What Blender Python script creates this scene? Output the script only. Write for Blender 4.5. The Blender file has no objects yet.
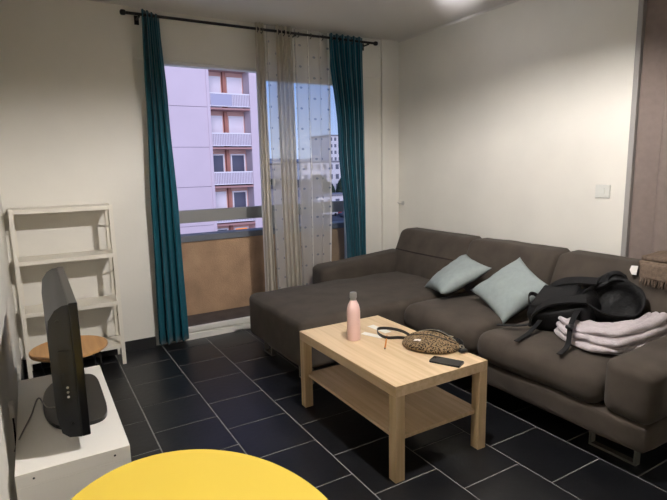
import bpy, bmesh, math, random
from mathutils import Vector, Matrix, noise
random.seed(7)
SC = bpy.context.scene
COL = SC.collection
PI = math.pi

# ------------------------------------------------------------------ camera, world, exposure
cam_d = bpy.data.cameras.new('camera'); cam = bpy.data.objects.new('camera', cam_d); COL.objects.link(cam)
cam_d.sensor_fit = 'HORIZONTAL'; cam_d.sensor_width = 36.0; cam_d.lens = 510.98 / 667 * 36.0
cam_d.clip_start = .02; cam_d.clip_end = 3000
R_ = (0.8598229, -0.5101693, -0.0207807); U_ = (0.1007430, 0.1296086, 0.9864342); B_ = (-0.5005551, -0.8502523, 0.1628364)
cam.matrix_world = Matrix(((R_[0], U_[0], B_[0], 0), (R_[1], U_[1], B_[1], 0), (R_[2], U_[2], B_[2], 1.38128), (0, 0, 0, 1)))
SC.camera = cam

w = bpy.data.worlds.new('dusk_sky'); SC.world = w; w.use_nodes = True
nt = w.node_tree; nt.nodes.clear()
wo = nt.nodes.new('ShaderNodeOutputWorld'); bg = nt.nodes.new('ShaderNodeBackground')
tc = nt.nodes.new('ShaderNodeTexCoord'); sx = nt.nodes.new('ShaderNodeSeparateXYZ'); cr = nt.nodes.new('ShaderNodeValToRGB')
e = cr.color_ramp.elements
e[0].position = 0.0; e[0].color = (.52, .62, .90, 1)
e[1].position = .45; e[1].color = (.10, .21, .50, 1)
m_ = cr.color_ramp.elements.new(.14); m_.color = (.30, .44, .84, 1)
nt.links.new(tc.outputs['Generated'], sx.inputs[0]); nt.links.new(sx.outputs['Z'], cr.inputs[0])
nt.links.new(cr.outputs[0], bg.inputs[0]); nt.links.new(bg.outputs[0], wo.inputs[0])
bg.inputs[1].default_value = 1.25

sun_d = bpy.data.lights.new('afterglow', 'SUN'); sun_d.energy = 2.15; sun_d.angle = math.radians(40); sun_d.color = (1.0, .84, .94)
sun = bpy.data.objects.new('afterglow', sun_d); COL.objects.link(sun)
sun.rotation_euler = Vector((.25, 1, -.42)).to_track_quat('-Z', 'Y').to_euler()

SC.view_settings.view_transform = 'Standard'; SC.view_settings.look = 'None'
SC.view_settings.gamma = 1.0; SC.view_settings.use_curve_mapping = False
SC.view_settings.exposure = 0.0
BULB = 9700.0; SPOT_W = 420.0

# ------------------------------------------------------------------ materials
def lin(c):
    return tuple(((v / 255) / 12.92 if v / 255 <= .04045 else ((v / 255 + .055) / 1.055) ** 2.4) for v in c) + (1,)
MATS = {}
def mat(name, rgb, rough=.6, spec=.5, metal=0, var=0, vscale=8, bump=0, bscale=200, sheen=0, emit=None, estr=0, stretch=None, coords='Object', trans=0):
    if name in MATS: return MATS[name]
    m = bpy.data.materials.new(name); m.use_nodes = True; n = m.node_tree; b = n.nodes['Principled BSDF']
    c = lin(rgb)
    b.inputs['Base Color'].default_value = c; b.inputs['Roughness'].default_value = rough
    b.inputs['Specular IOR Level'].default_value = spec; b.inputs['Metallic'].default_value = metal
    if sheen: b.inputs['Sheen Weight'].default_value = sheen; b.inputs['Sheen Roughness'].default_value = .4
    if emit: b.inputs['Emission Color'].default_value = lin(emit); b.inputs['Emission Strength'].default_value = estr
    if var or bump:
        t = n.nodes.new('ShaderNodeTexCoord'); mp = n.nodes.new('ShaderNodeMapping'); n.links.new(t.outputs[coords], mp.inputs[0])
        if stretch: mp.inputs['Scale'].default_value = stretch
        if var:
            nz = n.nodes.new('ShaderNodeTexNoise'); nz.inputs['Scale'].default_value = vscale; nz.inputs['Detail'].default_value = 6
            n.links.new(mp.outputs[0], nz.inputs[0])
            rp = n.nodes.new('ShaderNodeValToRGB')
            rp.color_ramp.elements[0].position = .3; rp.color_ramp.elements[1].position = .7
            rp.color_ramp.elements[0].color = tuple(max(0, v * (1 - var)) for v in c[:3]) + (1,)
            rp.color_ramp.elements[1].color = tuple(min(1, v * (1 + var)) for v in c[:3]) + (1,)
            n.links.new(nz.outputs[0], rp.inputs[0]); n.links.new(rp.outputs[0], b.inputs['Base Color'])
        if bump:
            n2 = n.nodes.new('ShaderNodeTexNoise'); n2.inputs['Scale'].default_value = bscale; n2.inputs['Detail'].default_value = 4
            n.links.new(mp.outputs[0], n2.inputs[0])
            bp = n.nodes.new('ShaderNodeBump'); bp.inputs['Strength'].default_value = bump; bp.inputs['Distance'].default_value = .01
            n.links.new(n2.outputs[0], bp.inputs['Height']); n.links.new(bp.outputs[0], b.inputs['Normal'])
    MATS[name] = m
    return m
def nodes_of(m):
    n = m.node_tree
    return n, n.nodes['Principled BSDF']

M_WALL = mat('wall_paint', (224, 220, 210), .75, .3, var=.03, vscale=3, bump=.05, bscale=60)
M_CEIL = mat('ceiling_paint', (214, 210, 204), .85, .2, bump=.05, bscale=60)
M_GROUT = mat('grout', (140, 139, 136), .9, .2, var=.2, vscale=20)
M_TILE = mat('slate_tile', (18, 19, 22), .37, .5, var=.3, vscale=6, bump=.10, bscale=28)
M_BASEB = mat('dark_skirting', (30, 30, 32), .4)
M_WHITE = mat('white_lacquer', (242, 238, 228), .45)
M_WMETAL = mat('white_metal', (228, 222, 208), .4)
M_FRAME = mat('white_window_frame', (225, 222, 214), .45)
M_BLACK = mat('black_plastic', (22, 23, 25), .38)
M_BLACKG = mat('gloss_black_plastic', (12, 12, 14), .3)
M_DGREY = mat('dark_grey_plastic', (31, 32, 34), .45)
M_ROD = mat('black_metal', (24, 22, 22), .4, metal=.3)
M_STEEL = mat('brushed_steel', (200, 198, 194), .32, metal=.75)
M_LEGM = mat('grey_metal_leg', (132, 130, 122), .4, metal=.7)
M_TEAL = mat('teal_velvet', (10, 78, 92), .8, .2, var=.12, vscale=30, sheen=.25)
M_TAUPE = mat('taupe_curtain', (128, 115, 108), .9, .2, var=.06, vscale=30, bump=.15, bscale=300)
M_SOFA = mat('sofa_suede', (74, 67, 60), .92, .15, var=.16, vscale=9, bump=.12, bscale=260, sheen=.08)
M_SOFAD = mat('sofa_underside', (52, 46, 42), .95, .1)
M_CUSH = mat('aqua_cotton', (148, 157, 155), .9, .15, var=.05, vscale=30, bump=.12, bscale=300)
M_PINK = mat('pink_bottle', (236, 200, 192), .42, .4)
M_PAPER = mat('white_paper', (240, 236, 228), .8)
M_ORANGE = mat('orange_pen', (215, 135, 50), .5)
M_NYLON = mat('black_nylon', (12, 12, 13), .55, .2, bump=.35, bscale=90)
M_NYLON2 = mat('black_mesh_padding', (19, 19, 20), .8, .3, bump=.6, bscale=260)
M_WEB = mat('black_webbing', (18, 18, 19), .7, .3)
M_PLUSH = mat('lilac_plush', (196, 186, 188), .95, .1, var=.06, vscale=40, bump=.5, bscale=120, sheen=.3)
M_SCARF = mat('brown_knit', (112, 97, 84), .95, .1, var=.2, vscale=60, bump=.6, bscale=180)
M_YELLOW = mat('yellow_laminate', (228, 198, 76), .42, .4)
M_YEDGE = mat('yellow_edge', (214, 180, 60), .5)
M_SWITCH = mat('white_switch', (212, 212, 204), .3)
M_PHONE = mat('phone_glass', (10, 10, 12), .08)
M_GREYF = mat('grey_door_frame', (150, 146, 142), .6)
M_ZIP = mat('zip_metal', (190, 180, 160), .35, metal=.8)

def wood(name, c1, c2, axis):
    m = mat(name, c1, .45, .4); n, b = nodes_of(m)
    t = n.nodes.new('ShaderNodeTexCoord'); mp = n.nodes.new('ShaderNodeMapping')
    s = [38, 38, 38]; s[axis] = 1.6; mp.inputs['Scale'].default_value = s
    nz = n.nodes.new('ShaderNodeTexNoise'); nz.inputs['Scale'].default_value = 1.0; nz.inputs['Detail'].default_value = 5; nz.inputs['Distortion'].default_value = .5
    rp = n.nodes.new('ShaderNodeValToRGB'); rp.color_ramp.elements[0].position = .32; rp.color_ramp.elements[1].position = .68
    rp.color_ramp.elements[0].color = lin(c2); rp.color_ramp.elements[1].color = lin(c1)
    n.links.new(t.outputs['Object'], mp.inputs[0]); n.links.new(mp.outputs[0], nz.inputs[0]); n.links.new(nz.outputs[0], rp.inputs[0]); n.links.new(rp.outputs[0], b.inputs['Base Color'])
    return m
M_OAKY = wood('pale_oak_lengthwise', (222, 196, 160), (202, 174, 134), 1)
M_OAKX = wood('pale_oak_crosswise', (222, 196, 160), (202, 174, 134), 0)
M_OAKZ = wood('pale_oak_upright', (206, 180, 142), (186, 158, 118), 2)
M_RWOOD = wood('honey_wood', (196, 150, 98), (176, 130, 80), 1)

# leopard print
M_LEO = mat('leopard_fabric', (140, 105, 70), .85, .2); n, b = nodes_of(M_LEO)
t = n.nodes.new('ShaderNodeTexCoord'); vo = n.nodes.new('ShaderNodeTexVoronoi'); vo.inputs['Scale'].default_value = 125
rp = n.nodes.new('ShaderNodeValToRGB'); el = rp.color_ramp.elements
el[0].position = .28; el[0].color = lin((66, 50, 36)); el[1].position = .36; el[1].color = lin((24, 19, 16))
q = el.new(.56); q.color = lin((28, 22, 18)); q = el.new(.72); q.color = lin((140, 118, 88))
nz = n.nodes.new('ShaderNodeTexNoise'); nz.inputs['Scale'].default_value = 150
ma = n.nodes.new('ShaderNodeMath'); ma.operation = 'MULTIPLY_ADD'; ma.inputs[1].default_value = .35
n.links.new(t.outputs['Object'], vo.inputs['Vector']); n.links.new(t.outputs['Object'], nz.inputs[0])
n.links.new(nz.outputs[0], ma.inputs[0]); n.links.new(vo.outputs['Distance'], ma.inputs[2])
n.links.new(ma.outputs[0], rp.inputs[0]); n.links.new(rp.outputs[0], b.inputs['Base Color'])

def sheer(name, rgb, opacity, dots):
    m = bpy.data.materials.new(name); m.use_nodes = True; n = m.node_tree; n.nodes.clear()
    out = n.nodes.new('ShaderNodeOutputMaterial'); mx = n.nodes.new('ShaderNodeMixShader')
    tr = n.nodes.new('ShaderNodeBsdfTransparent')
    df = n.nodes.new('ShaderNodeBsdfDiffuse'); df.inputs[0].default_value = lin(rgb)
    tl = n.nodes.new('ShaderNodeBsdfTranslucent'); tl.inputs[0].default_value = lin(rgb)
    m2 = n.nodes.new('ShaderNodeMixShader'); m2.inputs[0].default_value = .4
    n.links.new(df.outputs[0], m2.inputs[1]); n.links.new(tl.outputs[0], m2.inputs[2])
    n.links.new(tr.outputs[0], mx.inputs[1]); n.links.new(m2.outputs[0], mx.inputs[2]); n.links.new(mx.outputs[0], out.inputs[0])
    if dots:
        def M(op, a, b=None):
            k = n.nodes.new('ShaderNodeMath'); k.operation = op
            for i, v in enumerate((a, b)):
                if v is None: continue
                if isinstance(v, (int, float)): k.inputs[i].default_value = v
                else: n.links.new(v, k.inputs[i])
            return k.outputs[0]
        uv = n.nodes.new('ShaderNodeUVMap'); s = n.nodes.new('ShaderNodeSeparateXYZ'); n.links.new(uv.outputs[0], s.inputs[0])
        gy = M('MULTIPLY', s.outputs[1], 1 / .085)
        row = M('FLOOR', gy); off = M('MULTIPLY', M('MODULO', row, 2.0), .5)
        gx = M('ADD', M('MULTIPLY', s.outputs[0], 1 / .12), off)
        dx = M('MULTIPLY', M('SUBTRACT', M('FRACT', gx), .5), .12); dy = M('MULTIPLY', M('SUBTRACT', M('FRACT', gy), .5), .085)
        d = M('ADD', M('MULTIPLY', dx, dx), M('MULTIPLY', dy, dy))
        dot = M('LESS_THAN', d, .0095 ** 2)
        hem = M('LESS_THAN', M('ABSOLUTE', M('SUBTRACT', M('ABSOLUTE', M('SUBTRACT', s.outputs[0], .37)), .12)), .009)
        n.links.new(M('MINIMUM', M('ADD', M('ADD', M('MULTIPLY', dot, .72 - opacity), opacity), M('MULTIPLY', hem, .35)), .9), mx.inputs[0])
        cm = n.nodes.new('ShaderNodeMixRGB'); cm.inputs[1].default_value = lin(rgb); cm.inputs[2].default_value = lin((138, 142, 152))
        n.links.new(dot, cm.inputs[0]); n.links.new(cm.outputs[0], df.inputs[0]); n.links.new(cm.outputs[0], tl.inputs[0])
    else:
        mx.inputs[0].default_value = opacity
    return m
M_SHEER = sheer('dotted_voile', (232, 228, 220), .46, True)
M_CREAM = sheer('cream_voile', (214, 206, 190), .86, False)

def glass(name):
    m = bpy.data.materials.new(name); m.use_nodes = True; n = m.node_tree; n.nodes.clear()
    out = n.nodes.new('ShaderNodeOutputMaterial'); mx = n.nodes.new('ShaderNodeMixShader'); mx.inputs[0].default_value = .06
    tr = n.nodes.new('ShaderNodeBsdfTransparent'); tr.inputs[0].default_value = (.94, .96, .96, 1); gl = n.nodes.new('ShaderNodeBsdfGlossy'); gl.inputs['Roughness'].default_value = .02
    n.links.new(tr.outputs[0], mx.inputs[1]); n.links.new(gl.outputs[0], mx.inputs[2]); n.links.new(mx.outputs[0], out.inputs[0])
    return m
M_GLASS = glass('window_glass')
# outside
M_PARA = mat('roughcast_parapet', (182, 150, 120), .9, .2, var=.18, vscale=5, bump=.5, bscale=120)
M_BALF = mat('balcony_concrete', (92, 82, 74), .9, .2, var=.2, vscale=7)
M_RAIL = mat('grey_rail_paint', (148, 146, 140), .6)
M_COPE = mat('grey_coping', (112, 116, 122), .6)
M_LAV = mat('pale_facade_panel', (206, 194, 202), .85, .2, var=.03, vscale=.5)
M_JOINT = mat('facade_core', (140, 124, 150), .9, .1)
M_SALM = mat('salmon_render', (226, 182, 170), .85, .2)
M_BRICK = mat('dark_red_recess', (172, 122, 110), .9, .2)
M_FWHITE = mat('white_pvc', (232, 232, 238), .6)
M_FGLASS = mat('dark_window_glass', (86, 90, 110), .15)
M_WREFL = mat('white_pane_reflection', (226, 226, 236), .7)  # white reflection in the loggia panes, painted as an even colour
M_BPANEL = mat('grey_balcony_panel', (168, 170, 192), .5)
M_LIT = mat('lit_orange_window', (250, 160, 60), .5, emit=(255, 150, 50), estr=.6)
M_CITYW = mat('city_white', (236, 236, 240), .9, .1)
M_CITYG = mat('city_grey', (150, 150, 158), .9, .1)
M_CITYD = mat('city_dark_roof', (84, 86, 94), .9, .1)
M_CWIN = mat('city_window', (110, 116, 130), .4)
M_TREE = mat('tree_green', (50, 62, 50), .95, .1, var=.4, vscale=1.2)
M_TRUNK = mat('tree_bark', (70, 58, 48), .95, .1)
M_ASPH = mat('asphalt', (92, 92, 100), .95, .1, var=.1, vscale=.2)
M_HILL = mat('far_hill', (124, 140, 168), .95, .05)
M_TYRE = mat('tyre', (20, 20, 22), .8)

# ------------------------------------------------------------------ mesh builders (world coordinates)
class MB:
    def __init__(s): s.v = []; s.f = []; s.uv = {}
    def add(s, vs, fs):
        o = len(s.v); s.v += [Vector(v) for v in vs]; s.f += [tuple(i + o for i in f) for f in fs]; return s
    def box(s, x0, x1, y0, y1, z0, z1, bev=0):
        if bev <= 0:
            return s.add([(x0, y0, z0), (x1, y0, z0), (x1, y1, z0), (x0, y1, z0), (x0, y0, z1), (x1, y0, z1), (x1, y1, z1), (x0, y1, z1)],
                         [(0, 3, 2, 1), (4, 5, 6, 7), (0, 1, 5, 4), (1, 2, 6, 5), (2, 3, 7, 6), (3, 0, 4, 7)])
        bm = bmesh.new(); bmesh.ops.create_cube(bm, size=1)
        for v in bm.verts: v.co = Vector(((x0 + x1) / 2 + v.co.x * (x1 - x0), (y0 + y1) / 2 + v.co.y * (y1 - y0), (z0 + z1) / 2 + v.co.z * (z1 - z0)))
        bmesh.ops.bevel(bm, geom=bm.edges[:], offset=bev, segments=2, profile=.5, affect='EDGES')
        return s.bm(bm)
    def bm(s, bm, M=None):
        if M: bmesh.ops.transform(bm, matrix=M, verts=bm.verts)
        bm.verts.index_update()
        s.add([v.co.copy() for v in bm.verts], [[v.index for v in f.verts] for f in bm.faces]); bm.free(); return s
    def soft(s, c, h, r, n=12, fn=None, M=None):
        # rounded box around centre c with half sizes h, edge radius r
        h = Vector(h); idx = {}; vs = []; fs = []
        def pt(i, j, k):
            key = (i, j, k)
            if key in idx: return idx[key]
            p = [(-1 + 2 * t / n) for t in key]
            p = [math.copysign(abs(t) ** .8, t) for t in p]
            q = Vector((p[0] * h.x, p[1] * h.y, p[2] * h.z)); inn = Vector([max(-(h[a] - r), min(h[a] - r, q[a])) for a in range(3)])
            d = q - inn
            if d.length > 1e-9: q = inn + d.normalized() * r
            if fn: q = fn(q, h)
            idx[key] = len(vs); vs.append(q); return idx[key]
        for a in range(3):
            b_, c_ = (a + 1) % 3, (a + 2) % 3
            for side in (0, n):
                for i in range(n):
                    for j in range(n):
                        qd = []
                        for (u, v) in ((i, j), (i + 1, j), (i + 1, j + 1), (i, j + 1)):
                            k = [0, 0, 0]; k[a] = side; k[b_] = u; k[c_] = v; qd.append(pt(*k))
                        fs.append(qd if side else qd[::-1])
        T = Matrix.Translation(Vector(c)) @ (M if M else Matrix.Identity(4))
        return s.add([T @ v for v in vs], fs)
    def cyl(s, p0, p1, r0, r1=None, n=16):
        return s.tube([p0, p1], [r0, r0 if r1 is None else r1], n)
    def tube(s, pts, r, n=8, closed=False):
        pts = [Vector(p) for p in pts]; N = len(pts); rr = r if isinstance(r, (list, tuple)) else [r] * N
        o = []; up = None
        for i, p in enumerate(pts):
            a = pts[(i - 1) % N] if (closed or i > 0) else p; b = pts[(i + 1) % N] if (closed or i < N - 1) else p
            t = (b - a).normalized()
            if up is None: up = Vector((0, 0, 1)) if abs(t.z) < .9 else Vector((1, 0, 0))
            x = t.cross(up).normalized(); y = x.cross(t).normalized(); up = y
            o += [p + (x * math.cos(2 * PI * k / n) + y * math.sin(2 * PI * k / n)) * rr[i] for k in range(n)]
        f = []
        for i in range(N if closed else N - 1):
            j = (i + 1) % N
            for k in range(n): f.append((i * n + k, i * n + (k + 1) % n, j * n + (k + 1) % n, j * n + k))
        if not closed: f += [tuple(range(n))[::-1], tuple((N - 1) * n + k for k in range(n))]
        return s.add(o, f)
    def lathe(s, prof, c, n=28, caps=True):
        o = []
        for (r, z) in prof: o += [(c[0] + r * math.cos(2 * PI * k / n), c[1] + r * math.sin(2 * PI * k / n), c[2] + z) for k in range(n)]
        f = []
        for i in range(len(prof) - 1):
            for k in range(n): f.append((i * n + k, i * n + (k + 1) % n, (i + 1) * n + (k + 1) % n, (i + 1) * n + k))
        if caps: f += [tuple(range(n))[::-1], tuple((len(prof) - 1) * n + k for k in range(n))]
        else: f += [((len(prof) - 1) * n + k, (len(prof) - 1) * n + (k + 1) % n, (k + 1) % n, k) for k in range(n)]
        return s.add(o, f)
    def prism(s, poly, axis, a, b):
        # polygon in the two other axes, extruded along axis from a to b
        n = len(poly)
        def P(u, v, t):
            return {0: (t, u, v), 1: (u, t, v), 2: (u, v, t)}[axis]
        return s.add([P(u, v, a) for u, v in poly] + [P(u, v, b) for u, v in poly],
                     [tuple(range(n)), tuple(range(2 * n - 1, n - 1, -1))] + [(i, i + n, (i + 1) % n + n, (i + 1) % n) for i in range(n)])
    def ribbon(s, pts, wid, th, side):
        # flat strap along pts; side(i) or vector = width direction
        pts = smooth_path(pts, 5); N = len(pts); o = []
        for i, p in enumerate(pts):
            t = (pts[min(i + 1, N - 1)] - pts[max(i - 1, 0)]).normalized()
            sd = Vector(side); sd = (sd - t * sd.dot(t)).normalized(); nn = t.cross(sd).normalized()
            for a, b in ((-1, -1), (1, -1), (1, 1), (-1, 1)): o.append(p + sd * a * wid / 2 + nn * b * th / 2)
        f = [(0, 1, 2, 3), tuple((N - 1) * 4 + k for k in (3, 2, 1, 0))]
        for i in range(N - 1):
            for k in range(4): f.append((i * 4 + k, (i + 1) * 4 + k, (i + 1) * 4 + (k + 1) % 4, i * 4 + (k + 1) % 4))
        return s.add(o, f)
def smooth_path(pts, k):
    P = [Vector(p) for p in pts]; o = []
    for i in range(len(P) - 1):
        a = P[max(i - 1, 0)]; b = P[i]; c = P[i + 1]; d = P[min(i + 2, len(P) - 1)]
        for j in range(k):
            t = j / k
            o.append(.5 * (2 * b + (c - a) * t + (2 * a - 5 * b + 4 * c - d) * t * t + (3 * b - a - 3 * c + d) * t ** 3))
    o.append(P[-1]); return o
def rrect(x0, x1, y0, y1, r, n=5):
    o = []
    for cx, cy, a in ((x1 - r, y1 - r, 0), (x0 + r, y1 - r, 90), (x0 + r, y0 + r, 180), (x1 - r, y0 + r, 270)):
        for k in range(n + 1):
            t = math.radians(a + 90 * k / n); o.append((cx + r * math.cos(t), cy + r * math.sin(t)))
    return o

ROOT = {}
def thing(name, label, cat, loc=(0, 0, 0), rz=0, group=None):
    o = bpy.data.objects.new(name, None); COL.objects.link(o); o.empty_display_size = .05
    o.location = loc; o.rotation_euler = (0, 0, rz); o['label'] = label; o['category'] = cat
    if group: o['group'] = group
    ROOT[o.name] = (Matrix.Translation(Vector(loc)) @ Matrix.Rotation(rz, 4, 'Z')).inverted()
    return o
def obj(name, mb, m, parent=None, smooth=False, label=None, cat=None, group=None, kind=None, mods=None, autos=None):
    vs = mb.v
    if parent is not None:
        Mi = ROOT.get(parent.name, Matrix.Identity(4)); vs = [Mi @ v for v in vs]; loc = None
    else:
        xs = [v.x for v in vs]; ys = [v.y for v in vs]; zs = [v.z for v in vs]
        loc = Vector(((min(xs) + max(xs)) / 2, (min(ys) + max(ys)) / 2, min(zs))); vs = [v - loc for v in vs]
    me = bpy.data.meshes.new(name); me.from_pydata([tuple(v) for v in vs], [], mb.f); me.update()
    bm = bmesh.new(); bm.from_mesh(me); bmesh.ops.recalc_face_normals(bm, faces=bm.faces); bm.to_mesh(me); bm.free()
    me.materials.append(m)
    if smooth:
        for p in me.polygons: p.use_smooth = True
        if autos:
            me.set_sharp_from_angle(angle=math.radians(autos))
    o = bpy.data.objects.new(name, me); COL.objects.link(o)
    if parent is not None:
        o.parent = parent; ROOT[o.name] = ROOT.get(parent.name, Matrix.Identity(4))
    else:
        o.location = loc; ROOT[o.name] = Matrix.Translation(loc).inverted()
    if label: o['label'] = label
    if cat: o['category'] = cat
    if group: o['group'] = group
    if kind: o['kind'] = kind
    return o
def box(name, ext, m, parent=None, bev=0, **k): return obj(name, MB().box(*ext, bev=bev), m, parent, **k)

# ------------------------------------------------------------------ the room
XL, XR, YB, YF, H = -.165, 3.15, 4.08, -1.6, 2.53
floor = box('floor', (XL - .1, XR + .75, YF - .1, YB + .02, -.10, -.0025), M_GROUT, kind='structure', label='dark slate tiled floor with pale grout lines', )
TW = .348; tiles = {}
for k in range(-2, 13):
    x0, x1 = .437 + TW * k + .0032, .437 + TW * (k + 1) - .0032
    off = 2.668 if k % 2 == 0 else 2.494
    for j in range(-13, 6):
        y0, y1 = off + TW * j + .0032, off + TW * (j + 1) - .0032
        a0, a1, b0, b1 = max(x0, XL + .001), min(x1, XR + .6), max(y0, YF + .001), min(y1, YB - .032)
        if a1 - a0 < .02 or b1 - b0 < .02: continue
        key = (round(a1 - a0, 4), round(b1 - b0, 4))
        if key not in tiles:
            t_ = MB().box(-key[0] / 2, key[0] / 2, -key[1] / 2, key[1] / 2, -.009, 0, bev=.0012)
            me = bpy.data.meshes.new('tile'); me.from_pydata([tuple(v) for v in t_.v], [], t_.f); me.materials.append(M_TILE); tiles[key] = me
        o = bpy.data.objects.new('tile', tiles[key]); COL.objects.link(o); o.parent = floor
        o.location = Vector(((a0 + a1) / 2, (b0 + b1) / 2, random.uniform(-.0008, 0))) - floor.location
box('ceiling', (XL - .1, XR + .75, YF - .1, YB + .25, H, H + .12), M_CEIL, kind='structure', label='matt off-white ceiling')
box('wall_left', (XL - .1, XL, YF - .1, YB + .25, -.1, H), M_WALL, kind='structure', label='off-white wall along the left edge')
box('wall_front', (XL, XR + .7, YF - .1, YF, 0, H), M_WALL, kind='structure', label='off-white wall opposite the window')
OX0, OX1, OZ = .92, 2.68, 2.185
mb = MB()
mb.box(XL, .74, YB - .03, YB + .22, -.1, H); mb.box(.74, OX0, YB, YB + .22, -.1, H); mb.box(OX1, XR, YB, YB + .22, -.1, H)
mb.box(OX0, OX1, YB, YB + .22, OZ, H); mb.box(XR + .1, XR + .7, YB, YB + .22, -.1, H)
obj('wall_back', mb, M_WALL, kind='structure', label='off-white wall around the balcony window')
box('trim_1', (.74, 2.95, YB - .012, YB, OZ - .005, OZ + .075), M_WALL, kind='structure', label='off-white roller shutter box ledge above window')
box('trim_2', (2.955, XR, YB - .028, YB, 0, H), M_WALL, kind='structure', label='off-white boxed pilaster in room corner')
DY0, DY1 = .85, 1.772
mb = MB(); mb.box(XR, XR + .1, DY1, YB + .22, -.1, H); mb.box(XR, XR + .1, YF - .1, DY0, -.1, H); mb.box(XR, XR + .1, DY0, DY1, 2.46, H)
obj('wall_right', mb, M_WALL, kind='structure', label='off-white wall behind the sofa')
box('wall_closet', (XR + .6, XR + .7, YF - .1, YB, -.1, H), M_WALL, kind='structure', label='wall behind the doorway curtain')
mb = MB(); mb.box(XR - .012, XR + .112, DY1 - .006, DY1 + .026, 0, 2.50, bev=.004); mb.box(XR - .012, XR + .112, DY0 - .045, DY0 + .012, 0, 2.50, bev=.004); mb.box(XR - .012, XR + .112, DY0, DY1, 2.45, 2.50, bev=.004)
obj('door_1', mb, M_GREYF, kind='structure', label='grey painted door frame beside the light switch')
mb = MB(); mb.box(XL, .74, YB - .042, YB - .03, 0, .085); obj('baseboard_back', mb, M_BASEB, kind='structure', label='black tiled baseboard under the window wall')
mb = MB(); mb.box(XL, XL + .01, 2.95, YB - .042, 0, .085); obj('baseboard_left', mb, M_BASEB, kind='structure', label='black tiled baseboard on left wall')
mb = MB(); mb.prism([(XR, H), (XR - .014, H), (XR, H - .014)], 1, DY1, YB); obj('trim_3', mb, M_CEIL, kind='structure', label='narrow cove between ceiling and right wall')
# threshold
mb = MB(); mb.box(OX0, OX1, YB - .018, YB + .12, -.1, .045, bev=.004); mb.box(OX0, OX1, YB + .012, YB + .12, .045, .059); mb.box(OX0, OX1, YB - .008, YB + .028, .058, .098, bev=.006)
obj('trim_4', mb, M_FRAME, kind='structure', label='white stepped window threshold')
# window frame and right-hand sash
w1 = obj('window_1', MB().box(OX0, OX0 + .035, YB + .03, YB + .10, .0595, OZ).box(OX1 - .035, OX1, YB + .03, YB + .10, .0595, OZ).box(OX0 + .035, OX1 - .035, YB + .03, YB + .10, OZ - .02, OZ), M_FRAME, kind='structure', label='white balcony window, left half open')
SX0 = 1.74
obj('window_sash', MB().box(SX0, SX0 + .06, YB + .05, YB + .10, .097, OZ - .022).box(OX1 - .095, OX1 - .037, YB + .05, YB + .10, .097, OZ - .022).box(SX0 + .06, OX1 - .095, YB + .05, YB + .10, OZ - .082, OZ - .022).box(SX0 + .06, OX1 - .095, YB + .05, YB + .10, .097, .16), M_FRAME, w1)
obj('pane', MB().box(SX0 + .06, OX1 - .095, YB + .072, YB + .078, .16, OZ - .082), M_GLASS, w1)

# ------------------------------------------------------------------ curtain rod and curtains
RZ, RY = 2.465, 3.985
rod = thing('curtain_rod', 'black metal curtain rod with round finials above window', 'curtain rod', (1.75, RY, RZ))
obj('pole', MB().cyl((.70, RY, RZ), (2.82, RY, RZ), .0105, n=12), M_ROD, rod, smooth=True, autos=40)
for x in (.685, 2.835): obj('finial', MB().soft((x, RY, RZ), (.02, .018, .018), .014, n=6), M_ROD, rod, smooth=True)
for x in (.79, 2.02, 2.75):
    yb = YB - (.03 if x < .74 else 0)
    obj('bracket', MB().box(x - .006, x + .006, RY, YB, RZ - .022, RZ - .012).box(x - .016, x + .016, YB - .006, YB, RZ - .05, RZ + .012).box(x - .006, x + .006, RY - .012, RY + .012, RZ - .022, RZ - .009), M_ROD, rod)

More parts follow.
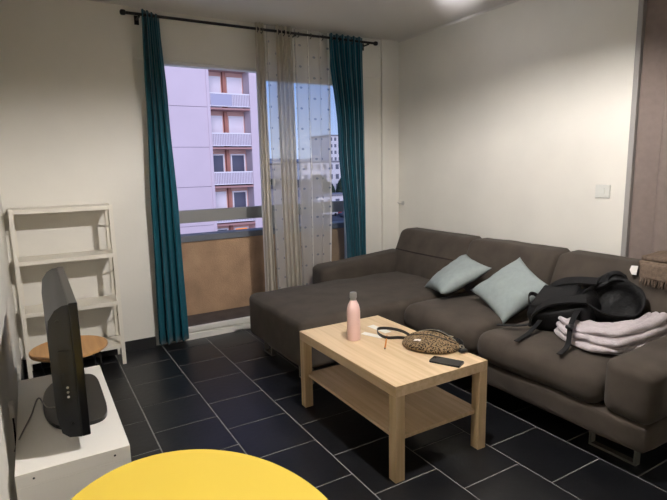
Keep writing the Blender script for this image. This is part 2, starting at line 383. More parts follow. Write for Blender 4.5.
def curtain(name, label, mats, cols, z_top, z_bot, nf, amp, y0, rows=40, seed=0, m=None, th=0, uvs=1.0, eyelets=0, parent=None, top_slant=0, eye_amp=None):
    """cols: list of (t, xl, xr) with t = 0 top .. 1 bottom; nf folds"""
    n = nf * 12; random.seed(seed)
    ph = [random.uniform(-.5, .5) for _ in range(nf + 2)]; am = [random.uniform(.65, 1.15) for _ in range(nf + 2)]
    me = bpy.data.meshes.new(name); V = []; F = []; UV = []
    for r in range(rows + 1):
        t = r / rows
        for a, b in zip(cols, cols[1:]):
            if a[0] <= t <= b[0]:
                s = (t - a[0]) / (b[0] - a[0]); s = s * s * (3 - 2 * s); xl = a[1] + (b[1] - a[1]) * s; xr = a[2] + (b[2] - a[2]) * s
        for c in range(n + 1):
            u = c / n; k = u * nf; i = int(min(k, nf - 1)); A = amp * am[i] * (1 if t > .03 else .85)
            x = xl + (xr - xl) * u + .25 * (xr - xl) / nf * math.sin(2 * PI * k * 1.0 + 1.3 + ph[i] * t)
            y = y0 + A * math.cos(2 * PI * k) + .006 * noise.noise(Vector((x * 9, t * 5, seed)))
            V.append((x, y, z_top - top_slant * u * (1 - t) + (z_bot - z_top) * t)); UV.append((u * uvs, t * (z_top - z_bot)))
    W = n + 1
    for r in range(rows):
        for c in range(n): F.append((r * W + c, r * W + c + 1, (r + 1) * W + c + 1, (r + 1) * W + c))
    root = None
    if parent is None: root = thing(name, label[0], 'curtain', (V[W // 2][0], y0, z_bot)); parent = root
    Mi = ROOT[parent.name]
    me.from_pydata([tuple(Mi @ Vector(v)) for v in V], [], F); me.update()
    ul = me.uv_layers.new(name='UVMap')
    for p in me.polygons:
        p.use_smooth = True
        for li in p.loop_indices: ul.data[li].uv = UV[me.loops[li].vertex_index]
    me.materials.append(m); o = bpy.data.objects.new('fabric', me); COL.objects.link(o); o.parent = parent
    if th:
        sm = o.modifiers.new('thickness', 'SOLIDIFY'); sm.thickness = th; sm.offset = 0
    for k in range(eyelets):
        u = (k * 2 + .5) / (2 * eyelets) if False else (k + .25 + .25) / eyelets
        x = cols[0][1] + (cols[0][2] - cols[0][1]) * u
        pts = [(x + .004 * math.sin(a), RY + .021 * math.cos(a), RZ - .008 + .021 * math.sin(a)) for a in [2 * PI * q / 14 for q in range(14)]]
        obj('eyelet', MB().tube(pts, .0035, n=6, closed=True), M_ROD, parent, smooth=True)
    return parent
curtain('curtain', ['teal floor-length curtain bunched at the left of the window'], None, [(0, .805, .925), (.25, .79, .945), (.6, .762, .965), (1, .745, .975)], 2.503, .03, 4, .030, 3.982, seed=3, m=M_TEAL, th=.004, eyelets=4, top_slant=.03)
curtain('curtain', ['teal curtain on the right of the window, swept aside behind the sofa arm'], None, [(0, 2.335, 2.685), (.35, 2.425, 2.70), (.75, 2.50, 2.71), (1, 2.53, 2.72)], 2.50, .03, 6, .028, 3.982, seed=5, m=M_TEAL, th=.004, eyelets=5)
cc = curtain('curtain', ['cream voile curtain gathered into two thick folds at mid window'], None, [(0, 1.665, 1.745), (.5, 1.665, 1.75), (1, 1.67, 1.76)], 2.512, .05, 3, .026, 3.982, seed=8, m=M_CREAM, eyelets=2)
curtain('fabric', None, None, [(0, 1.745, 1.845), (.5, 1.75, 1.85), (1, 1.76, 1.86)], 2.508, .05, 1, .008, 3.995, seed=9, m=M_SHEER, uvs=.2, parent=cc)
curtain('fabric', None, None, [(0, 1.84, 1.995), (.5, 1.845, 2.0), (1, 1.855, 2.02)], 2.512, .05, 4, .030, 3.982, seed=10, m=M_CREAM, eyelets=3, parent=cc)
curtain('curtain', ['sheer white voile curtain with scattered dots, hanging open'], None, [(0, 1.99, 2.335), (.5, 2.0, 2.325), (1, 2.0, 2.30)], 2.505, .05, 3, .014, 3.99, seed=11, m=M_SHEER, uvs=.5, eyelets=3)
# doorway curtain
curtain('door_curtain', ['taupe woven curtain hanging in the doorway on the right'], None, [(0, .0, .85), (1, 0, .85)], 2.44, .02, 5, .030, 0, seed=21, m=M_TAUPE, th=.004)
dc = bpy.data.objects['door_curtain']; dc.rotation_euler = (0, 0, PI / 2); dc.location = (XR + .045, .845 + .43, .02)

# ------------------------------------------------------------------ sofa
sofa = thing('corner_sofa', 'dark brown suede corner sofa with chaise under the window', 'sofa', (2.3, 2.4, 0))
def nz(p, s, a): return a * noise.noise(Vector((p.x * s, p.y * s, p.z * s)))
def puff(top, bot=0, seed=0, wr=.006):
    def f(q, h):
        u, v = q.x / h.x, q.y / h.y
        k = max(0, (1 - u * u)) ** .7 * max(0, (1 - v * v)) ** .7
        z = q.z + (top * k if q.z > 0 else -bot * k)
        d = nz(Vector((q.x + seed * 3.1, q.y, q.z)), 5, wr)
        return Vector((q.x + d, q.y + d, z + d))
    return f
# base: chaise part and long part
obj('base', MB().soft((2.28, 3.155, .165), (.80, .44, .06), .03, n=8).soft((2.61, 1.90, .195), (.48, .84, .07), .03, n=8), M_SOFA, sofa, smooth=True)
obj('chaise_cushion', MB().soft((2.12, 3.165, .27), (.765, .455, .165), .05, n=22, fn=puff(.02, 0, 1)), M_SOFA, sofa, smooth=True)
obj('seat_cushion', MB().soft((2.48, 2.365, .345), (.372, .335, .088), .075, n=20, fn=puff(.03, 0, 2)), M_SOFA, sofa, smooth=True)
obj('seat_cushion', MB().soft((2.48, 1.65, .34), (.372, .378, .088), .075, n=20, fn=puff(.02, 0, 3)), M_SOFA, sofa, smooth=True)
def backf(seed):
    def f(q, h):
        t = (q.z + h.z) / (2 * h.z)
        bulge = .03 * math.sin(PI * min(1, t * 1.15)) * max(0, 1 - (q.y / h.y) ** 2) ** .5 if q.x < 0 else 0
        d = nz(Vector((q.x + seed * 5, q.y, q.z)), 5, .006)
        return Vector((q.x + .15 * t - bulge + d, q.y + d, q.z + d))
    return f
for i, (y0, y1) in enumerate(((2.865, 3.72), (2.085, 2.86), (1.20, 2.08))):
    obj('back_cushion', MB().soft((2.86, (y0 + y1) / 2, .595), (.105, (y1 - y0) / 2, .205), .05, n=16, fn=backf(i)), M_SOFA, sofa, smooth=True)
obj('back_frame', MB().soft((3.03, 2.45, .44), (.055, 1.34, .31), .04, n=8), M_SOFA, sofa, smooth=True)
# seam piping line across the corner back cushion
obj('seam', MB().tube([(2.838 - .026 * math.sqrt(max(0, 1 - ((2.90 + .78 * t - 3.2925) / .4275) ** 2)), 2.90 + .78 * t, .625) for t in [k / 16 for k in range(17)]], .005, n=6), M_SOFAD, sofa, smooth=True)
def armf(q, h):
    d = nz(q, 6, .006); return Vector((q.x + d, q.y + d, q.z + d + (q.z / h.z > .3) * (.05 * (q.x / h.x) * (q.z / h.z - .3) + .0)))
obj('armrest', MB().soft((2.48, 3.735, .395), (.455, .115, .18), .06, n=14, fn=armf), M_SOFA, sofa, smooth=True)
def armr(q, h):
    d = nz(q, 6, .006); t = (q.x + h.x) / (2 * h.x); zz = q.z
    if q.z > 0: zz = q.z - .05 * (1 - t) * q.z / h.z
    return Vector((q.x + d, q.y + d, zz + d))
obj('armrest', MB().soft((2.545, 1.155, .405), (.425, .115, .155), .065, n=14, fn=armr), M_SOFA, sofa, smooth=True)
def sled(x, y0, y1, ztop, parent):
    obj('leg', MB().box(x, x + .035, y0, y1, 0, .012).box(x, x + .035, y0, y0 + .012, .012, ztop).box(x, x + .035, y1 - .012, y1, .012, ztop), M_LEGM, parent)
sled(2.25, 1.15, 1.38, .13, sofa); sled(1.42, 2.75, 2.90, .105, sofa); sled(1.42, 3.34, 3.48, .105, sofa); sled(2.9, 1.2, 1.4, .13, sofa); sled(2.9, 3.3, 3.5, .105, sofa)

# ------------------------------------------------------------------ cushions
def pillow(name, label, corners, th, m, seed, flip=1):
    L, T, R, Bm = [Vector(c) for c in corners]; n = 22; mb = MB()
    nn = (T - L).cross(Bm - L).normalized() * flip; vs = []; fs = []; idx = {}
    for sgn in (1, -1):
        for i in range(n + 1):
            for j in range(n + 1):
                edge = i in (0, n) or j in (0, n); key = (i, j, 0 if edge else sgn)
                if key in idx: continue
                u, v = i / n, j / n; a, b2 = 2 * u - 1, 2 * v - 1
                pin = .06 * (1 - abs(a) ** 2) * abs(b2) ** 3; pin2 = .06 * (1 - abs(b2) ** 2) * abs(a) ** 3
                vv = .5 + (v - .5) * (1 - pin * 1.6); uu = .5 + (u - .5) * (1 - pin2 * 1.6)
                P = L * (1 - uu) * (1 - vv) + T * uu * (1 - vv) + R * uu * vv + Bm * (1 - uu) * vv
                hgt = th / 2 * (max(0, 1 - a * a) * max(0, 1 - b2 * b2)) ** .42
                wr = noise.noise(Vector((u * 4 + seed, v * 4, sgn))) * .008 + noise.noise(Vector((u * 11 + seed, v * 11, sgn))) * .004
                P = P + nn * sgn * (hgt + (0 if edge else wr * min(1, hgt / .02)))
                idx[key] = len(vs); vs.append(P)
    for sgn in (1, -1):
        g = lambda i, j: idx[(i, j, 0 if (i in (0, n) or j in (0, n)) else sgn)]
        for i in range(n):
            for j in range(n):
                q = (g(i, j), g(i + 1, j), g(i + 1, j + 1), g(i, j + 1)); fs.append(q if sgn > 0 else q[::-1])
    mb.add(vs, fs)
    return obj(name, mb, m, smooth=True, label=label, cat='cushion', group='aqua cushions on the sofa')
def scl(p, s): c = Vector((0, 0, 1.38128)); return c + (Vector(p) - c) * s
pillow('throw_cushion', 'pale aqua square cushion lying back against the sofa, nearer the window', [scl(p, .955) for p in ((2.6, 3.023, .423), (2.923, 2.899, .67), (2.783, 2.505, .638), (2.428, 2.641, .471))], .13, M_CUSH, 1)
pillow('throw_cushion', 'pale aqua square cushion standing on its corner beside the black backpack', [scl(p, .90) for p in ((2.742, 2.672, .449), (3.06, 2.493, .689), (2.928, 2.11, .549), (2.648, 2.274, .301))], .13, M_CUSH, 2)

# ------------------------------------------------------------------ coffee table
ct = thing('coffee_table', 'pale oak rectangular coffee table with lower shelf', 'coffee table', (1.527, 2.081, 0))
tx0, tx1, ty0, ty1 = 1.252, 1.802, 1.631, 2.531
obj('tabletop', MB().box(tx0, tx1, ty0, ty1, .40, .45, bev=.0015), M_OAKY, ct)
for x in (tx0, tx1 - .05):
    for y in (ty0, ty1 - .05): obj('leg', MB().box(x, x + .05, y, y + .05, 0, .40, bev=.0015), M_OAKZ, ct)
obj('shelf', MB().box(tx0 + .025, tx1 - .025, ty0 + .025, ty1 - .025, .185, .2).box(tx0 + .03, tx1 - .03, ty0 + .027, ty1 - .027, .18, .185), M_OAKY, ct)

# bottle
bt = thing('water_bottle', 'pink insulated water bottle with steel cap on coffee table', 'bottle', (1.432, 2.235, .45))
obj('body', MB().lathe([(.030, 0), (.0345, .003), (.0355, .02), (.0355, .155), (.034, .175), (.029, .195), (.021, .211), (.0165, .220)], (1.432, 2.235, .4505), 32), M_PINK, bt, smooth=True, autos=50)
obj('neck', MB().lathe([(.0162, .2205), (.0162, .232)], (1.432, 2.235, .4505), 24), M_STEEL, bt, smooth=True, autos=40)
obj('cap', MB().lathe([(.0185, .2325), (.019, .235), (.019, .256), (.017, .262), (.010, .264)], (1.432, 2.235, .4505), 24), M_STEEL, bt, smooth=True, autos=40)
# phone
def place(mb, M): mb.v = [M @ v for v in mb.v]; return mb
ph = thing('smartphone', 'black smartphone lying face up near the table edge', 'phone', (1.617, 1.715, .4505), 0)
Mp = Matrix.Translation((1.617, 1.715, .4505)) @ Matrix.Rotation(math.radians(-63), 4, 'Z')
obj('case', place(MB().prism(rrect(-.075, .075, -.036, .036, .008), 2, 0, .009), Mp), M_BLACK, ph)
obj('screen', place(MB().prism(rrect(-.0725, .0725, -.0335, .0335, .007), 2, .009, .0096), Mp), M_PHONE, ph)
obj('camera_dot', place(MB().cyl((-.063, .0, .0096), (-.063, .0, .0099), .0025, n=10), Mp), M_DGREY, ph)
# leopard belt bag
bg_ = thing('belt_bag', 'leopard print belt bag with black zip on coffee table', 'bag', (1.66, 1.90, .4505))
Mb = Matrix.Translation((1.70, 1.925, .4505)) @ Matrix.Rotation(math.radians(-61), 4, 'Z')
def bagshape(q, h):
    u, v = q.x / h.x, q.y / h.y
    ytop = .042 + .012 * (1 - u * u); ybot = -.145 * math.sqrt(max(.02, 1 - .95 * u * u)) + .02
    t = (v + 1) / 2; y = ybot + (ytop - ybot) * t
    hh = (.35 + .65 * (1 - u * u)) * (.55 + .45 * t)
    z = q.z * hh + (0 if q.z < 0 else .007 * noise.noise(Vector((q.x * 24, q.y * 24, 3))))
    return Vector((q.x, y, z + (h.z - h.z * hh) * -1))
bb = MB().soft((0, 0, .038), (.150, .10, .038), .034, n=22, fn=bagshape); obj('pouch', place(bb, Mb), M_LEO, bg_, smooth=True)
zz = [(-.11 + .235 * t, .036 + .014 * math.sin(PI * t), .040 + .034 * math.sin(PI * t)) for t in [k / 12 for k in range(13)]]
obj('zip', place(MB().ribbon(zz, .016, .004, (0, 1, .4)), Mb), M_BLACK, bg_)
zp = obj('zip_pull', place(MB().soft((.10, .03, .060), (.012, .004, .003), .0028, n=4), Mb), M_ZIP, bg_, smooth=True)
obj('zip_edge', place(MB().tube([(x, y - .009, z + .003) for x, y, z in zz], .0018, n=5), Mb), M_ZIP, bg_)
from mathutils.bvhtree import BVHTree
_bv = BVHTree.FromPolygons(bb.v, bb.f); pv = []; NX, NY = 5, 3
for i in range(NX):
    for j in range(NY):
        lp = Mb @ Vector((-.059 + .034 * i / (NX - 1), -.082 + .020 * j / (NY - 1), .2)); hit, nrm, _, _ = _bv.ray_cast(lp, Vector((0, 0, -1)))
        pv.append((hit if hit else lp - Vector((0, 0, .15))) + Vector((0, 0, .0025)))
pm = MB().add(pv + [p - Vector((0, 0, .0022)) for p in pv], [(i * NY + j, (i + 1) * NY + j, (i + 1) * NY + j + 1, i * NY + j + 1) for i in range(NX - 1) for j in range(NY - 1)] + [(NX * NY + i * NY + j, NX * NY + i * NY + j + 1, NX * NY + (i + 1) * NY + j + 1, NX * NY + (i + 1) * NY + j) for i in range(NX - 1) for j in range(NY - 1)])
obj('patch', pm, M_PAPER, bg_, label='small cream label patch')
obj('front_seam', place(MB().tube([(-.125 + .25 * t, -.002 - .02 * math.sin(PI * t), .040 + .029 * math.sin(PI * t)) for t in [k / 12 for k in range(13)]], .0022, n=5), Mb), M_BLACK, bg_)
obj('strap', MB().ribbon([(1.67, 2.03, .475), (1.675, 2.12, .482), (1.655, 2.22, .476), (1.61, 2.26, .470), (1.572, 2.20, .466), (1.575, 2.13, .463), (1.63, 2.09, .464), (1.665, 2.03, .468)], .016, .003, (0, 0, 1)), M_BLACK, bg_, smooth=True, autos=50)
obj('strap', MB().ribbon([(1.765, 1.835, .480), (1.80, 1.83, .492), (1.80, 1.79, .478), (1.77, 1.775, .460)], .020, .003, (.2, .2, 1)), M_BLACK, bg_, smooth=True, autos=50)
obj('buckle', MB().soft((1.775, 1.768, .461), (.022, .014, .008), .007, n=6), M_BLACK, bg_, smooth=True)
obj('buckle_ring', MB().tube([(1.785 + .011 * math.cos(a), 1.785 + .011 * math.sin(a), .474 + .005 * math.sin(a)) for a in [2 * PI * k / 14 for k in range(14)]], .0022, n=6, closed=True), M_ZIP, bg_, smooth=True)
# papers and pen
Mc = Matrix.Translation((1.625, 2.30, .4505)) @ Matrix.Rotation(math.radians(-86), 4, 'Z')
obj('paper_slip', place(MB().box(-.08, .08, .0, .046, .0, .0014), Mc), M_PAPER, label='narrow white paper slip beside the bottle, farther one', cat='paper', group='paper slips on the coffee table')
Mc = Matrix.Translation((1.555, 2.235, .4505)) @ Matrix.Rotation(math.radians(-68), 4, 'Z')
obj('paper_slip', place(MB().box(-.065, .065, -.02, .02, .0, .0014), Mc), M_PAPER, label='narrow white paper slip under the bag strap, nearer one', cat='paper', group='paper slips on the coffee table')
pen = thing('pencil', 'short orange pencil on the coffee table by the bag strap', 'pencil', (1.50, 2.08, .4505))
obj('shaft', MB().cyl((1.483, 2.022, .4545), (1.612, 2.178, .4545), .004, n=6), M_ORANGE, pen)
obj('tip', MB().cyl((1.483, 2.022, .4545), (1.474, 2.012, .4545), .004, .0006, n=6), M_BLACK, pen)

# ------------------------------------------------------------------ tv bench and television
bz = .35
tb = thing('tv_bench', 'low white lacquered television bench against the left wall', 'tv bench', (.045, 2.42, 0))
bx0, bx1, by0, by1 = -.142, .232, 1.95, 2.90
obj('top_panel', MB().box(bx0, bx1, by0, by1, bz - .05, bz, bev=.0015), M_WHITE, tb)
obj('side_panel', MB().box(bx0, bx1, by0, by0 + .05, .0, bz - .0505, bev=.0015), M_WHITE, tb)
obj('side_panel', MB().box(bx0, bx1, by1 - .05, by1, .0, bz - .0505, bev=.0015), M_WHITE, tb)
obj('shelf', MB().box(bx0 + .01, bx1 - .01, by0 + .0505, by1 - .0505, .09, .125), M_WHITE, tb)
for x in (bx0 + .055, bx1 - .055): obj('screw', MB().cyl((x, by0 - .0012, bz - .025), (x, by0 + .002, bz - .025), .004, n=10), M_DGREY, tb)

tv = thing('television', 'black flat-screen television on the white bench, seen from its side', 'television', (.09, 2.45, bz))
TF, TY0, TY1, TZ0, TZ1 = .108, 2.005, 2.838, .405, .916
prof = [(TF - .03, TZ0), (TF - .03, TZ1 - .004), (TF - .05, TZ1 - .006), (TF - .075, TZ1 - .02), (TF - .098, TZ1 - .055), (TF - .106, TZ1 - .12), (TF - .104, TZ0 + .10), (TF - .092, TZ0 + .03), (TF - .07, TZ0 + .008)]
obj('back_shell', MB().prism(prof, 1, TY0 + .004, TY1 - .004), M_DGREY, tv, smooth=True, autos=35)
obj('bezel', MB().box(TF - .03, TF, TY0, TY1, TZ0, TZ1, bev=.004), M_BLACKG, tv)
obj('screen', MB().box(TF, TF + .0008, TY0 + .035, TY1 - .035, TZ0 + .05, TZ1 - .03), M_PHONE, tv)
sp = obj('port_panel', MB().box(TF - .078, TF - .05, TY0 + .0015, TY0 + .0045, TZ0 + .14, TZ0 + .34), M_BLACK, tv)
for k in range(3): obj('port', MB().cyl((TF - .060, TY0 - .001, TZ0 + .165 + k * .018), (TF - .060, TY0 + .003, TZ0 + .165 + k * .018), .0045, n=10), (M_PAPER if k == 0 else M_STEEL), sp)
obj('port', MB().box(TF - .074, TF - .066, TY0 - .0005, TY0 + .003, TZ0 + .22, TZ0 + .255), M_DGREY, sp)
obj('screw', MB().cyl((TF - .055, TY0 + .001, TZ0 + .06), (TF - .055, TY0 + .006, TZ0 + .06), .006, n=10), M_BLACKG, tv)
obj('screw', MB().cyl((TF - .07, TY0 + .001, TZ1 - .06), (TF - .07, TY0 + .006, TZ1 - .06), .006, n=10), M_BLACKG, tv)
se = []
for k in range(40):
    a = 2 * PI * k / 40; c, s = math.cos(a), math.sin(a); ex = .38 if c > 0 else .8
    se.append((.075 + (.125 if c > 0 else .118) * math.copysign(abs(c) ** ex, c), 2.485 + .285 * math.copysign(abs(s) ** (.45 if c > 0 else .9), s)))
st = obj('stand_base', MB().prism(se, 2, bz + .0005, bz + .016), M_BLACKG, tv)
obj('stand_neck', MB().soft((.065, 2.48, bz + .045), (.03, .11, .045), .02, n=8), M_BLACK, tv, smooth=True)
obj('cable', MB().tube(smooth_path([(.0, 2.30, .42), (-.03, 2.42, bz + .03), (-.06, 2.6, bz + .006), (-.09, 2.42, bz + .006), (-.125, 2.25, bz + .006), (-.15, 2.20, bz - .03)], 6), .0028, n=6), M_GREYF, tv, smooth=True)
# socket and cable at the left wall
so = thing('power_plug', 'white plug with black cable hanging between bench and left wall', 'plug', (XL + .012, 2.42, .30))
obj('plug_body', MB().box(XL + .0005, XL + .02, 2.40, 2.45, .37, .43, bev=.004), M_WHITE, so)
obj('cord', MB().tube(smooth_path([(XL + .011, 2.425, .37), (XL + .012, 2.40, .30), (XL + .012, 2.36, .2), (XL + .012, 2.3, .05)], 5), .004, n=6), M_BLACK, so, smooth=True)

# ------------------------------------------------------------------ metal shelf unit
sh = thing('shelving_unit', 'white metal open shelving unit with four shelves', 'shelf', (.177, 3.925, 0))
sx0, sx1, sy0, sy1, sz = -.128, .482, 3.80, 4.035, 1.15
def angle_post(x, y, dx, dy): return MB().box(min(x, x + dx), max(x, x + dx), y, y + math.copysign(.0025, dy) if dy > 0 else y - .0025 + .0025, 0, sz)
for x, dx in ((sx0, 1), (sx1, -1)):
    for y, dy in ((sy0, 1), (sy1, -1)):
        mb = MB(); xa, xb = sorted((x, x + dx * .026)); ya, yb = sorted((y, y + dy * .0025)); mb.box(xa, xb, ya, yb, 0, sz)
        xa, xb = sorted((x, x + dx * .0025)); ya, yb = sorted((y + dy * .0025, y + dy * .024)); mb.box(xa, xb, ya, yb, 0, sz)
        obj('post', mb, M_WMETAL, sh)
for z in (1.145, .812, .468, .150):
    a, b2, c, d = sx0 + .003, sx1 - .003, sy0 + .003, sy1 - .003
    s1 = obj('shelf_board', MB().box(a, b2, c, d, z - .003, z).box(a, b2, c, c + .002, z - .028, z - .003).box(a, b2, d - .002, d, z - .028, z - .003).box(a, a + .002, c + .002, d - .002, z - .028, z - .003).box(b2 - .002, b2, c + .002, d - .002, z - .028, z - .003), M_WMETAL, sh)
    for x in (a + .01, b2 - .01):
        pass
    if z > .2:
        for x, dx in ((sx0 + .004, 1), (sx1 - .004, -1)):
            mbb = MB(); mbb.tube([(x, sy0 + .01, z - .03), (x, sy1 - .012, z - .16)], .006, n=4); obj('brace', mbb, M_WMETAL, sh)
    obj('stiffener', MB().box((a + b2) / 2 - .006, (a + b2) / 2 + .006, c + .004, d - .004, z - .01, z - .0032), M_WMETAL, s1)

# ------------------------------------------------------------------ small round side table behind the tv
rt = thing('side_table', 'small round wooden side table with black wire legs behind the television', 'side table', (.105, 3.095, 0))
rc = (.105, 3.095); rz_ = .42
obj('tabletop', MB().lathe([(.190, 0), (.196, .004), (.196, .014), (.192, .018)], (rc[0], rc[1], rz_ - .018), 40), M_RWOOD, rt, smooth=True, autos=40)
obj('ring', MB().tube([(rc[0] + .165 * math.cos(a), rc[1] + .165 * math.sin(a), rz_ - .023) for a in [2 * PI * k / 28 for k in range(28)]], .005, n=6, closed=True), M_ROD, rt, smooth=True)
for k in range(3):
    a = math.radians(20 + 120 * k); ca, sa = math.cos(a), math.sin(a)
    top = [(rc[0] + .15 * math.cos(a + s), rc[1] + .15 * math.sin(a + s), rz_ - .023) for s in (-.35, .35)]
    ft = (rc[0] + .172 * ca, max(2.915, rc[1] + .172 * sa), .006)
    obj('leg', MB().tube([top[0], ft, top[1]], .005, n=6), M_ROD, rt, smooth=True)

# ------------------------------------------------------------------ yellow oval table in the foreground
yt = thing('oval_table', 'bright yellow oval table in the foreground', 'table', (.263, 1.14, 0))
ell = []
for k in range(96):
    a = 2 * PI * k / 96; u, v = .4786 * math.cos(a), .3606 * math.sin(a)
    ell.append((.263 + u * .1308 - v * .9914, 1.14 - u * .9914 - v * .1308))
obj('tabletop', MB().prism(ell, 2, .452, .47), M_YELLOW, yt)
obj('edge_band', MB().prism([(.263 + (x - .263) * 1.002, 1.14 + (y - 1.14) * 1.002) for x, y in ell], 2, .4525, .468), M_YEDGE, yt)
for sxx in (-1, 1):
    for syy in (-1, 1): obj('leg', MB().cyl((.263 + sxx * .2, 1.14 + syy * .26, 0), (.263 + sxx * .16, 1.14 + syy * .22, .452), .012, .018, n=12), M_OAKZ, yt, smooth=True, autos=40)

# ------------------------------------------------------------------ blanket, backpack, scarf
# blanket: a folded stack swept round the corner of the heap, three rolled layers on its outer edge
outer = smooth_path([(2.46, 1.765, 0), (2.345, 1.64, 0), (2.285, 1.47, 0), (2.33, 1.34, 0), (2.48, 1.293, 0), (2.64, 1.288, 0), (2.775, 1.30, 0)], 14)
inner = smooth_path([(2.53, 1.71, 0), (2.52, 1.64, 0), (2.52, 1.57, 0), (2.55, 1.49, 0), (2.63, 1.445, 0), (2.71, 1.435, 0), (2.785, 1.45, 0)], 14)
prof = [(.16, 0), (.02, .002), (-.03, .012), (-.05, .024), (-.02, .036), (.09, .041), (.02, .046), (-.02, .058), (.0, .071), (.05, .079), (.16, .082), (.08, .087), (.05, .098), (.09, .110), (.17, .117), (.26, .116), (.34, .104), (.40, .113), (.50, .116), (.60, .106), (.68, .096), (.74, .104), (.84, .100), (.95, .085), (1.0, .05), (1.0, .0)]
NS = len(outer); vs = []; fs = []; NPf = len(prof)
for i in range(NS):
    f = i / (NS - 1); end = min(1, f / .10, (1 - f) / .03) ** .5 if 0 < f < 1 else .12
    hs = (.80 + .50 * f) * (.35 + .65 * end)
    for k, (t, z) in enumerate(prof):
        tt = t + .075 * noise.noise(Vector((f * 7 + k // 5 * 3.7, k * .12, 2.0))) * (0 if k in (0, NPf - 1) else 1) + .02 * noise.noise(Vector((f * 30, k * .6, 5)))
        zz = z * hs + (0 if z < .02 else .013 * noise.noise(Vector((f * 9 + t * 2, k // 5 * 2.3, 9))) + .005 * noise.noise(Vector((f * 26, t * 9, 4))))
        P = outer[i].lerp(inner[i], .5 + (tt - .5) * (.45 + .55 * end)); vs.append((P.x, P.y, .449 + max(0, zz)))
for i in range(NS - 1):
    for k in range(NPf): fs.append((i * NPf + k, (i + 1) * NPf + k, (i + 1) * NPf + (k + 1) % NPf, i * NPf + (k + 1) % NPf))
fs += [tuple(range(NPf)), tuple((NS - 1) * NPf + k for k in range(NPf))[::-1]]
bl = obj('plush_blanket', MB().add(vs, fs), M_PLUSH, smooth=True, label='crumpled pale lilac plush blanket on the sofa under the backpack', cat='blanket')
ss = bl.modifiers.new('soften', 'SUBSURF'); ss.levels = 1; ss.render_levels = 2

bp = thing('backpack', 'black nylon backpack lying open on the sofa over the blanket', 'backpack', (2.6, 1.68, .47))
# body axis runs from the padded base (left, nearer the aqua cushion) to the open top on the right
Mk = Matrix.Translation((2.56, 1.70, .565)) @ Matrix.Rotation(math.radians(-72), 4, 'Z') @ Matrix.Rotation(math.radians(-10), 4, 'Y') @ Matrix.Rotation(math.radians(14), 4, 'X')
def bkf(q, h):
    u = q.x / h.x
    d = .014 * noise.noise(Vector((q.x * 9, q.y * 9, q.z * 9 + 4)))
    return Vector((q.x + d, q.y * (1 - .08 * u) + d, q.z * (1.0 - .10 * u) + d))
obj('body', place(MB().soft((-.05, 0, 0), (.165, .155, .085), .06, n=18, fn=bkf), Mk), M_NYLON, bp, smooth=True)
obj('back_padding', place(MB().soft((-.08, -.01, .078), (.11, .12, .022), .02, n=12, fn=bkf), Mk), M_NYLON2, bp, smooth=True)
# open compartment: a fabric bowl whose mouth tips towards the room
ex = Vector((.72, -.68, .05)).normalized(); nn_ = Vector((-.42, -.30, .86)); nn_ = (nn_ - ex * nn_.dot(ex)).normalized(); ey = nn_.cross(ex)
Mo = Matrix.Translation((2.64, 1.535, .648)) @ Matrix((ex, ey, nn_)).transposed().to_4x4()
mv = []; mf = []; NR = 32; prof = [(.62, -.15), (.86, -.13), (.97, -.06), (1.0, 0), (.95, 0), (.90, -.05), (.78, -.085), (.3, -.095)]
for (s_, dz) in prof:
    for k in range(NR):
        a = 2 * PI * k / NR; c, sn = math.cos(a), math.sin(a)
        wob = 1 + .06 * noise.noise(Vector((c * 2, sn * 2, dz * 6)))
        mv.append(Vector((.155 * s_ * wob * c, .115 * s_ * wob * sn, dz + (.02 * math.sin(2 * a) + .018 * sn + .012 * noise.noise(Vector((c * 3, sn * 3, 7)))) * (1 if dz > -.1 else .3))))
for i in range(len(prof) - 1):
    for k in range(NR): mf.append((i * NR + k, i * NR + (k + 1) % NR, (i + 1) * NR + (k + 1) % NR, (i + 1) * NR + k))
mf += [tuple((len(prof) - 1) * NR + k for k in range(NR)), tuple(range(NR))[::-1]]
obj('opening', place(MB().add(mv, mf), Mo), M_NYLON, bp, smooth=True)
obj('zip_rim', place(MB().tube([mv[3 * NR + k] for k in range(NR)], .0055, n=6, closed=True), Mo), M_WEB, bp, smooth=True)
obj('flap', place(MB().soft((-.02, .135, .0), (.12, .035, .02), .018, n=14, fn=lambda q, h: Vector((q.x, q.y + .02 * noise.noise(q * 14), q.z + .03 * math.sin(2 * q.x / h.x) + .02 * noise.noise(q * 12)))), Mo), M_NYLON, bp, smooth=True)
obj('handle', place(MB().ribbon([(.00, .115, .01), (.005, .13, .05), (.04, .135, .062), (.075, .125, .045), (.08, .10, .0)], .022, .006, (0, 1, .2)), Mo), M_WEB, bp, smooth=True, autos=50)
obj('front_pocket', place(MB().soft((-.06, .03, -.07), (.12, .12, .03), .025, n=10, fn=bkf), Mk), M_NYLON, bp, smooth=True)
obj('handle', place(MB().ribbon([(-.20, .06, .04), (-.235, .05, .075), (-.24, -.0, .085), (-.225, -.05, .06), (-.20, -.06, .03)], .022, .006, (.3, 0, 1)), Mk), M_WEB, bp, smooth=True, autos=50)
obj('shoulder_strap', place(MB().ribbon([(.10, -.10, .10), (.02, -.125, .115), (-.08, -.14, .105), (-.17, -.15, .05), (-.20, -.165, -.02)], .055, .012, (0, 1, .3)), Mk), M_NYLON2, bp, smooth=True, autos=50)
obj('shoulder_strap', place(MB().ribbon([(.12, .09, .118), (.02, .10, .125), (-.08, .11, .115), (-.17, .125, .06), (-.19, .13, -.03)], .055, .012, (0, 1, .3)), Mk), M_NYLON2, bp, smooth=True, autos=50)
